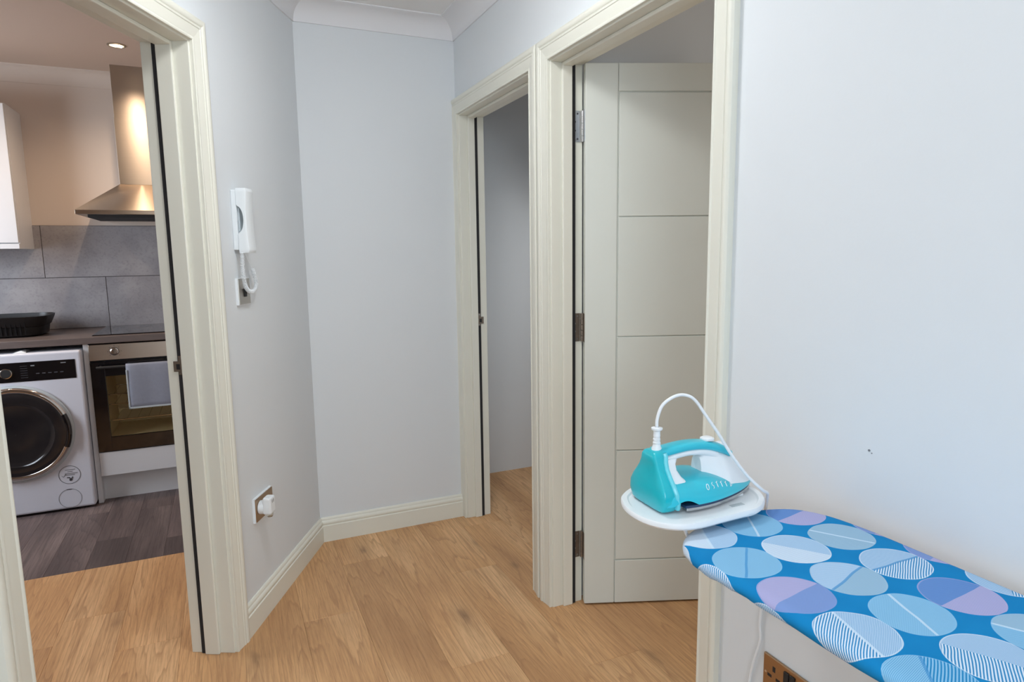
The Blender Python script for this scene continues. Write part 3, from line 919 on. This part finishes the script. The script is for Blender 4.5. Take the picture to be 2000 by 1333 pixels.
for sgn in (1, -1):
    edge.tube([WI(c-.003, sgn*(h-.0015), z) for z, a, c, h in heel[1:-1]], .0052, 8)
edge.build('heel_trim', 'teal_pale', iron, smooth=True)
def sweep(path, sec, name, m):
    """path: (x, z, half width, half height)"""
    P = spline([(x, z, 0) for x, z, _, _ in path], 6)
    A = spline([(a, c, 0) for _, _, a, c in path], 6)
    rings = []
    for i, q in enumerate(P):
        t = (P[min(i+1, len(P)-1)]-P[max(i-1, 0)]).normalized()
        nx, nz = -t.y, t.x
        ring = []
        for k in range(20):
            a = 2*math.pi*k/20
            c_, s_ = math.cos(a), math.sin(a)
            yy = A[i].x*math.copysign(abs(c_)**.75, c_); hh = A[i].y*math.copysign(abs(s_)**.75, s_)
            ring.append(WI(q.x+nx*hh, yy, q.y+nz*hh))
        rings.append(ring)
    return MB().loft(rings).build(name, m, iron, smooth=True)
sweep([(.012, .0945, .019, .008), (.05, .1000, .0185, .0085), (.09, .1030, .0185, .0085), (.13, .0995, .0185, .009), (.165, .0895, .0175, .009), (.190, .0760, .014, .007)], None, 'handle', 'teal_light')
sweep([(.030, .083, .0165, .007), (.055, .0885, .017, .007), (.09, .0915, .017, .007), (.128, .0880, .017, .008), (.155, .078, .016, .009)], None, 'grip_liner', 'white_plastic')
MB().loft([rrect(.027, c, h, z, p=4) for z, c, h in ((.028, .072, .050), (.036, .077, .050), (.046, .070, .047), (.056, .058, .041), (.068, .052, .032), (.078, .053, .026), (.087, .061, .020))]).build('rear_post_liner', 'white_plastic', iron, smooth=True)
# white nose fairing that carries the handle front down to the tip
TT = [(.116, .078), (.125, .0865), (.15, .0865), (.17, .082), (.19, .072), (.21, .056), (.23, .037), (.247, .019)]
def fairing():
    rings = []
    for k in range(27):
        x = .116+(.247-.116)*k/26
        t = lerp_table(TT, x); zb = max(.010, lerp_table(HTs, x)-.016)
        h0 = min(hw(x)*.93, .016+(x-.116)*.62); h1 = .0155*min(1, (.262-x)/.06)
        ring = []
        n = 16
        for i in range(n+1):
            a = math.pi*i/n
            f = math.sin(a)
            h = h0+(min(h0, h1)-h0)*(f**.8)
            ring.append(WI(x, h*math.copysign(abs(math.cos(a))**.45, math.cos(a)), zb+(t-zb)*f**.75))
        rings.append(ring)
    return MB().loft(rings)
fairing().build('nose_fairing', 'white_plastic', iron, smooth=True)
MB().loft([rrect(.128, .152, .012, z, p=3) for z in (.108, .1115)]+[rrect(.131, .149, .009, .1135, p=3)]).build('steam_button', 'white_plastic', iron, smooth=True)
MB().loft([rrect(.163, .178, .010, z, p=3) for z in (.088, .0965)]+[rrect(.165, .176, .008, .099, p=3)]).build('spray_button', 'white_plastic', iron, smooth=True)
MB().lathe(WI(.024, 0, .102), (0, 0, 1), [(.002, -.004), (.0095, -.002), (.0095, .004), (.0075, .008), (.0068, .012), (.0072, .0125), (.0072, .0155), (.0063, .016), (.0063, .019), (.0068, .0195), (.0068, .0225), (.006, .023), (.006, .026), (.0065, .0265), (.0065, .0295), (.0062, .030), (.0062, .037), (.0105, .040), (.0105, .043), (.004, .045)], 20).build('cord_sleeve', 'white_plastic', iron, smooth=True)
cpts = [WI(.024, 0, .145), WI(.0245, 0, .162), WI(.033, -.002, .186), WI(.050, -.008, .201), WI(.070, -.014, .206), WI(.090, -.022, .197), WI(.112, -.030, .165), WI(.135, -.038, .130), WI(.160, -.047, .088),
        WI(.190, -.056, .047), WI(.222, -.062, .016), WI(.242, -.056, .003), WI(.252, -.046, -.014), (.975, .935, .80), (1.03, .975, .68), (1.066, 1.020, .56), (1.069, 1.027, .50), (1.069, 1.024, .463), (1.069, 1.042, .395), (1.069, 1.052, .34), (1.050, 1.055, .20), (1.04, 1.05, .05), (1.02, 1.03, .006), (.98, .92, .005), (.99, .80, .005)]
MB().tube(spline(cpts, 8), .0030, 10).build('power_cord', 'white_plastic', iron, smooth=True)
# small white symbols printed on the flank of the iron
def flank(x, hgt):
    h = hw(x); t = lerp_table(HTs, x); zb = .0112
    a = hgt
    y = -h*abs(math.cos(a))**.62; z = zb+(t-zb)*abs(math.sin(a))**.85
    return x, y, z
for k, x in enumerate((.098, .110, .121, .133, .146, .159)):
    q = flank(x, .50); q2 = flank(x, .76); q3 = flank(x+.0065, .60)
    A, B_, C_ = (Vector(WI(p_[0], p_[1]-.0006, p_[2]+.0004)) for p_ in (q, q2, q3))
    b = MB()
    if k == 0:
        b.tube([A.lerp(B_, .5)+(B_-A)*.5*math.cos(t)+(C_-A)*.45*math.sin(t) for t in [i*math.pi/6 for i in range(13)]], .0006, 5)
    elif k == 1:
        b.tube([B_+(C_-A)*.4, B_, A.lerp(B_, .55), A.lerp(B_, .45)+(C_-A)*.4, A+(C_-A)*.35, A], .0006, 5)
    elif k == 5:
        b.tube([A, B_+(C_-A)*.5, A+(C_-A)*.9, A], .0006, 5)
    else:
        b.tube([A+(C_-A)*.3, B_+(C_-A)*.3], .0007, 5); b.tube([B_, B_+(C_-A)*.7], .0006, 5)
    b.build('symbol', 'white_plastic', iron)

# ------------------------------------------------------------------ kitchen: tiles as pieces of the wall
_tm = {}
def tile(x0, x1, z0, z1):
    key = (round(x1-x0, 4), round(z1-z0, 4))
    if key not in _tm:
        hx, hz, e = key[0]/2-.0015, key[1]/2-.0015, .001
        vs = []
        for y, i in ((0, 0), (-.008, 0), (-.009, e)):
            vs += [(-hx+i, y, -hz+i), (hx-i, y, -hz+i), (hx-i, y, hz-i), (-hx+i, y, hz-i)]
        fs = [(8, 9, 10, 11)]+[(r+k, r+(k+1) % 4, r+4+(k+1) % 4, r+4+k) for r in (0, 4) for k in range(4)]
        me = bpy.data.meshes.new('tile'); me.from_pydata(vs, [], fs); me.materials.append(M['tile']); _tm[key] = me
    o = bpy.data.objects.new('tile', _tm[key]); COL.objects.link(o); o.parent = wall_kitchen
    o.location = Vector(((x0+x1)/2, YK, (z0+z1)/2))-wall_kitchen.location
MB().box((-1.55, YK-.0065, .90), (.42, YK, 1.541)).build('grout_bed', 'grout', wall_kitchen)
for x in (-1.541, -.941, -.341): tile(x, min(x+.6, .42), 1.236, 1.541)
for x in (-1.837, -1.237, -.637, -.037):
    tile(max(x, -1.55), min(x+.6, .42), .931, 1.236)

# worktop and hob
wt = MB().box((-2.1, 4.045, .893), (.42, YK-.001, .931)).build('worktop', 'worktop', bevel=.004)
tag(wt, 'dark grey-brown laminate worktop over the washing machine and oven', 'worktop')
hob = tag(empty('hob', (-.37, 4.34, .931)), 'black glass induction hob under the cooker hood', 'hob')
MB().box((-.655, 4.085, .9312), (-.065, 4.595, .9365)).build('glass_top', 'blackglass', hob, bevel=.002)
for x_, y_, r_ in ((-.51, 4.21, .08), (-.51, 4.46, .095), (-.22, 4.21, .095), (-.22, 4.46, .08)):
    MB().lathe((x_, y_, .9366), (0, 0, 1), [(r_-.0015, 0), (r_-.0015, .0003), (r_, .0003), (r_, 0)], 40).build('zone_ring', 'print', hob)

# washing machine
wm = tag(empty('washing_machine', (-1.0, 4.3, 0)), 'white front-loading washing machine with a dark round door', 'washing machine')
WX0_, WX1_, WYF = -1.303, -.703, 4.02
MB().box((WX0_, WYF, .012), (WX1_, 4.58, .868)).build('body', 'appliance', wm, bevel=.012, segs=3)
MB().box((WX0_+.03, WYF+.03, 0), (WX1_-.03, 4.55, .013)).build('feet_base', 'black', wm)
def mf(x, z): return (x, WYF, z)
MB().box((-1.275, WYF-.003, .722), (-.731, WYF+.002, .823)).build('control_panel', 'blackglass', wm, bevel=.002)
cpn = MB().lathe((-1.030, WYF-.003, .770), (0, -1, 0), [(.026, 0), (.026, .010), (.023, .011), (.021, .011)], 32).build('dial_ring', 'chrome', wm, smooth=True)
MB().disc((-1.030, WYF-.003, .770), (0, -1, 0), .0215, .014, 32).build('dial', 'black', wm, bevel=.001)
for k in range(6):
    MB().box((-.970, WYF-.0036, .742+.012*k), (-.940, WYF-.0028, .7438+.012*k)).build('programme_mark', 'dark_print', wm)
MB().box((-.925, WYF-.0036, .800), (-.908, WYF-.0028, .806)).build('display_mark', 'print', wm)
for k in range(5):
    MB().box((-.905+.026*k, WYF-.0036, .758), (-.890+.026*k, WYF-.0028, .763)).build('button_mark', 'dark_print', wm)
MB().box((-.795, WYF-.0036, .806), (-.772, WYF-.0028, .811)).build('badge_mark', 'print', wm)
DC = (-1.018, .450)
dr = .246
wd = MB().lathe((DC[0], WYF-.002, DC[1]), (0, -1, 0), [(dr, -.002), (dr, .016), (dr-.006, .024), (dr-.016, .028), (dr-.024, .026), (dr-.030, .018)], 72).build('door_ring', 'chrome', wm, smooth=True)
MB().lathe((DC[0], WYF-.002, DC[1]), (0, -1, 0), [(dr-.014, .020), (dr-.027, .0255), (dr-.05, .026), (dr-.075, .024), (dr-.082, .017), (dr-.10, .0135), (.08, .0125), (.001, .012)], 72).build('door_glass', 'smoked', wm, smooth=True)
MB().lathe((DC[0], WYF-.002, DC[1]), (0, -1, 0), [(dr+.010, .001), (dr+.010, .008), (dr-.001, .012)], 72).build('door_surround', 'grey_plastic', wm, smooth=True)
hpath = [(DC[0]+(dr-.012)*math.cos(a), WYF-.028, DC[1]+(dr-.012)*math.sin(a)) for a in [R(-22+44*i/12) for i in range(13)]]
MB().tube(hpath, .013, 10).build('door_handle', 'blackglass', wm, smooth=True)
stk = MB().lathe((-.809, WYF-.0008, .200), (0, -1, 0), [(.048, 0), (.048, .0006), (.050, .0006), (.050, 0)], 40).build('sticker_ring', 'dark_print', wm)
for k, (a, c, z) in enumerate(((-.828, -.782, .226), (-.818, -.795, .216), (-.830, -.772, .206), (-.828, -.786, .198))):
    MB().box((a, WYF-.0014, z), (c, WYF-.0006, z+.0028)).build('sticker_line', 'print', wm)
MB().tube([(-.845, WYF-.001, .198), (-.838, WYF-.001, .190), (-.826, WYF-.001, .206)], .0009, 5).build('tick_mark', 'dark_print', wm)
MB().tube([(-.822, WYF-.001, .186), (-.811, WYF-.001, .184), (-.804, WYF-.001, .176), (-.796, WYF-.001, .188)], .0028, 6).build('sticker_emblem', 'dark_print', wm)
MB().disc((-.806, WYF-.0006, .172), (0, -1, 0), .007, .0008, 16).build('sticker_emblem', 'dark_print', wm)
MB().lathe((-.817, WYF-.0008, .070), (0, -1, 0), [(.051, 0), (.051, .0006), (.0525, .0006), (.0525, 0)], 44).build('filter_cover', 'print', wm)
MB().box((-.830, WYF-.0016, .118), (-.806, WYF-.0006, .1215)).build('filter_notch', 'dark_print', wm)
pp = MB().add([(-1.00, 4.03, .8685), (-.94, 4.03, .8685), (-.95, 4.16, .8685), (-1.01, 4.15, .8685), (-.965, 4.05, .880), (-.955, 4.10, .880)], [(0, 1, 4), (1, 2, 5, 4), (2, 3, 5), (3, 0, 4, 5), (0, 3, 2, 1)])
tag(pp.build('folded_leaflet', 'white_plastic'), 'small folded paper lying on top of the washing machine', 'paper')

# oven housing and oven
ou = tag(empty('oven_cabinet', (-.37, 4.35, 0)), 'white kitchen base cabinet that houses the oven', 'cabinet')
MB().box((-.700, 4.075, .0), (-.676, 4.58, .893)).build('side_panel', 'unit', ou, bevel=.001)
MB().box((-.06, 4.075, .0), (-.036, 4.58, .893)).build('side_panel', 'unit', ou, bevel=.001)
MB().box((-.673, 4.060, .155), (-.063, 4.085, .288)).build('drawer_front', 'unit', ou, bevel=.002)
MB().box((-.676, 4.135, .0), (-.06, 4.150, .165)).build('plinth', 'unit', ou)
MB().box((-.676, 4.10, .270), (-.06, 4.58, .290)).build('shelf', 'unit', ou)
ov = tag(empty('built_in_oven', (-.37, 4.3, .292)), 'built-in steel oven with a black glass door and hanging towel', 'oven')
MB().box((-.672, 4.052, .800), (-.068, 4.10, .886)).build('control_panel', 'ovensteel', ov, bevel=.002)
MB().box((-.672, 4.075, .790), (-.068, 4.10, .800)).build('vent_gap', 'black', ov)
def knob(x):
    k_ = MB().lathe((x, 4.052, .846), (0, -1, 0), [(.020, 0), (.020, .004), (.016, .006), (.0145, .022), (.013, .0235), (.001, .0238)], 28).build('knob', 'chrome', ov, smooth=True)
    MB().lathe((x, 4.0515, .846), (0, -1, 0), [(.0205, 0), (.0205, .0016), (.0225, .0016), (.0225, 0)], 28).build('knob_ring', 'black', k_)
    for a in range(0, 360, 45):
        if a == 270: continue
        c_, s_ = math.cos(R(a)), math.sin(R(a))
        MB().disc((x+.031*c_, 4.0522, .846+.031*s_), (0, -1, 0), .0018, .0008, 8).build('scale_mark', 'dark_print', k_)
knob(-.553); knob(-.187)
# door: black glass frame around a see-through window
DY = 4.052
for nm, a, c in (('door_side', (-.672, DY, .294), (-.607, DY+.02, .790)), ('door_side', (-.133, DY, .294), (-.068, DY+.02, .790)),
                 ('door_rail', (-.607, DY, .294), (-.133, DY+.02, .372)), ('door_rail', (-.607, DY, .712), (-.133, DY+.02, .790))):
    MB().box(a, c).build(nm, 'blackglass', ov, bevel=.001)
MB().box((-.607, DY+.006, .372), (-.133, DY+.010, .712)).build('window_pane', 'glass', ov)
cav = MB()
cx0, cx1, cz0, cz1, cy0, cy1 = -.615, -.125, .364, .720, DY+.022, 4.46
cav.box((cx0-.01, cy0, cz0-.01), (cx0, cy1, cz1+.01)).box((cx1, cy0, cz0-.01), (cx1+.01, cy1, cz1+.01)).box((cx0, cy0, cz0-.01), (cx1, cy1, cz0)).box((cx0, cy0, cz1), (cx1, cy1, cz1+.01)).box((cx0, cy1-.01, cz0), (cx1, cy1, cz1))
cav.build('cavity', 'cavity', ov)
for zz in (.455, .545, .60):
    b = MB()
    b.tube([(cx0+.005, cy0+.03, zz), (cx1-.005, cy0+.03, zz)], .003, 6)
    b.tube([(cx0+.005, cy1-.05, zz), (cx1-.005, cy1-.05, zz)], .003, 6)
    for k in range(9): 
        xx = cx0+.03+.053*k
        b.tube([(xx, cy0+.03, zz), (xx, cy1-.05, zz)], .0016, 5)
    b.build('wire_shelf', 'chrome', ov, smooth=True)
hb = MB().tube([(-.640, DY-.034, .765), (-.100, DY-.034, .765)], .008, 14).build('handle', 'black', ov, smooth=True)
for x_ in (-.625, -.115):
    MB().tube([(x_, DY, .765), (x_, DY-.034, .765)], .006, 10).build('handle_post', 'black', hb, smooth=True)
# towel over the handle
def towel():
    hz, hy, r = .765, DY-.034, .011
    prof = []
    prof.append((hy+r+.003, .560))
    prof.append((hy+r+.001, .66)); prof.append((hy+r, .755))
    for k in range(7):
        a = math.pi*k/6
        prof.append((hy+r*math.cos(a), hz+r*math.sin(a)))
    prof += [(hy-r-.001, .72), (hy-r-.003, .64), (hy-r-.002, .56), (hy-r-.002, .532)]
    n = 14
    outer, inner = [], []
    for i in range(n+1):
        x = -.502+.40*i/n*.9
        wv = .0022*math.sin(i*1.1)
        outer.append([(x, y-(wv if y < hy else 0), z) for y, z in prof])
    b = MB()
    vs = [q for row in outer for q in row]; m_ = len(prof)
    fs = [(i*m_+j, i*m_+j+1, (i+1)*m_+j+1, (i+1)*m_+j) for i in range(n) for j in range(m_-1)]
    return b.add(vs, fs)
tw = towel().build('tea_towel', 'towel', smooth=True, fixn=False)
sm = tw.modifiers.new('thick', 'SOLIDIFY'); sm.thickness = .0045; sm.offset = 0
MB().box((-.5035, DY-.0525, .532), (-.496, DY-.0475, .745)).box((-.5035, DY-.0525, .530), (-.143, DY-.0465, .539)).build('hem', 'grey_plastic', tw, bevel=.001)
tag(tw, 'grey tea towel hanging over the oven door handle', 'towel')

# black roasting tin on the worktop
pn = tag(empty('black_roasting_tin', (-1.05, 4.36, .931)), 'black ridged roasting tin standing on the dark worktop', 'roasting tin')
def rr2(x0, x1, y0, y1, r, z, n=6):
    out = []
    for cx, cy, a0 in ((x1-r, y1-r, 0), (x0+r, y1-r, 90), (x0+r, y0+r, 180), (x1-r, y0+r, 270)):
        for k in range(n+1):
            a = R(a0+90*k/n); out.append((cx+r*math.cos(a), cy+r*math.sin(a), z))
    return out
def tin_body():
    X0, X1, Y0, Y1 = -1.25, -.895, 4.20, 4.50
    rings = []
    for d, z in ((.03, .932), (.012, .940), (.006, .985), (.0, .988), (-.016, 1.030), (-.018, 1.042), (-.014, 1.042), (-.012, 1.030), (.004, .99), (.010, .986), (.03, .945), (.07, .944)):
        rings.append(rr2(X0+d, X1-d, Y0+d, Y1-d, .09, z))
    return MB().loft(rings)
tin_body().build('body', 'pan', pn, smooth=True)
for k in range(10):
    x_ = -1.16+.021*k
    MB().tube([(x_, 4.206, .945), (x_, 4.192, 1.02)], .003, 6).build('ridge', 'pan', pn, smooth=True)

# wall cupboard
wc = tag(empty('wall_cupboard', (-1.25, 4.45, 1.40)), 'pale wall cupboard hanging left of the cooker hood', 'cupboard')
MB().box((-1.60, 4.325, 1.404), (-.978, YK-.0, 2.165)).build('carcass', 'unit', wc, bevel=.001)
MB().box((-1.596, 4.303, 1.436), (-.980, 4.323, 2.160)).build('door', 'unit', wc, bevel=.002)
MB().box((-1.60, 4.303, 1.404), (-.978, 4.325, 1.430)).build('light_pelmet', 'unit', wc, bevel=.001)

# cooker hood
hd = tag(empty('cooker_hood', (-.37, 4.4, 1.57)), 'brushed steel chimney cooker hood on the kitchen wall', 'cooker hood')
HX0, HX1, HY0 = -.680, -.080, 4.12
CX0, CX1, CY0 = -.490, -.270, 4.37
MB().box((HX0, HY0, 1.582), (HX1, YK-.0005, 1.604)).build('lip', 'hoodsteel', hd, bevel=.001)
MB().hexa([(HX0, HY0, 1.604), (HX1, HY0, 1.604), (HX1, YK-.0005, 1.604), (HX0, YK-.0005, 1.604), (CX0, CY0, 1.765), (CX1, CY0, 1.765), (CX1, YK-.0005, 1.765), (CX0, YK-.0005, 1.765)]).build('canopy', 'hoodsteel', hd)
MB().box((CX0, CY0, 1.765), (CX1, YK-.0005, 2.135)).build('chimney', 'hoodsteel', hd, bevel=.0008)
MB().box((CX0+.002, CY0+.002, 2.135), (CX1-.002, YK-.0005, CEIL)).build('chimney_sleeve', 'hoodsteel', hd, bevel=.0008)
MB().box((HX0+.05, HY0+.04, 1.566), (HX1-.05, YK-.04, 1.582)).build('filter_panel', 'black', hd, bevel=.001)

# downlight, with the light it gives
def downlight(x, y, power, label):
    d_ = tag(empty('downlight', (x, y, CEIL-.01)), label, 'downlight', group='kitchen ceiling downlights')
    MB().lathe((x, y, CEIL), (0, 0, -1), [(.043, 0), (.043, .003), (.038, .006), (.034, .006), (.032, .001)], 36).build('bezel', 'steel', d_, smooth=True)
    MB().disc((x, y, CEIL-.0012), (0, 0, -1), .031, .0022, 28).build('bulb', 'bulb', d_)
    ld = bpy.data.lights.new('downlight_beam', 'SPOT')
    ld.energy = power; ld.color = (1, .76, .54); ld.spot_size = R(150); ld.spot_blend = .8; ld.shadow_soft_size = .03
    lo = bpy.data.objects.new('downlight_beam', ld); COL.objects.link(lo)
    lo.parent = d_; lo.location = (0, 0, -.012)
downlight(-.403, 3.973, 20, 'round recessed downlight in the ceiling before the cooker hood')
downlight(-1.45, 3.973, 20, 'round recessed downlight in the ceiling over the far end of the worktop')

# two flush ceiling lamps added out of view to fill the hall with light
for x_, y_, glow, lab in ((-.15, .15, .68, 'added round opal fill lamp, unseen right above the viewer'), (.36, 1.62, 1.12, 'added round opal fill lamp, unseen in the middle of the hall')):
    opal = emit_mat('opal_fill_glow', (.955, .98, 1), HALL_GLOW*glow)
    hl = tag(empty('added_ceiling_lamp', (x_, y_, CEIL-.08)), lab, 'ceiling lamp', group='added hall fill lamps')
    MB().lathe((x_, y_, CEIL), (0, 0, -1), [(.001, 0), (.17, 0), (.175, .012), (.17, .022), (.165, .022)], 40).build('base', 'white_plastic', hl, smooth=True)
    MB().lathe((x_, y_, CEIL), (0, 0, -1), [(.163, .018), (.155, .040), (.125, .062), (.07, .076), (.001, .080)], 40).build('shade', opal, hl, smooth=True)
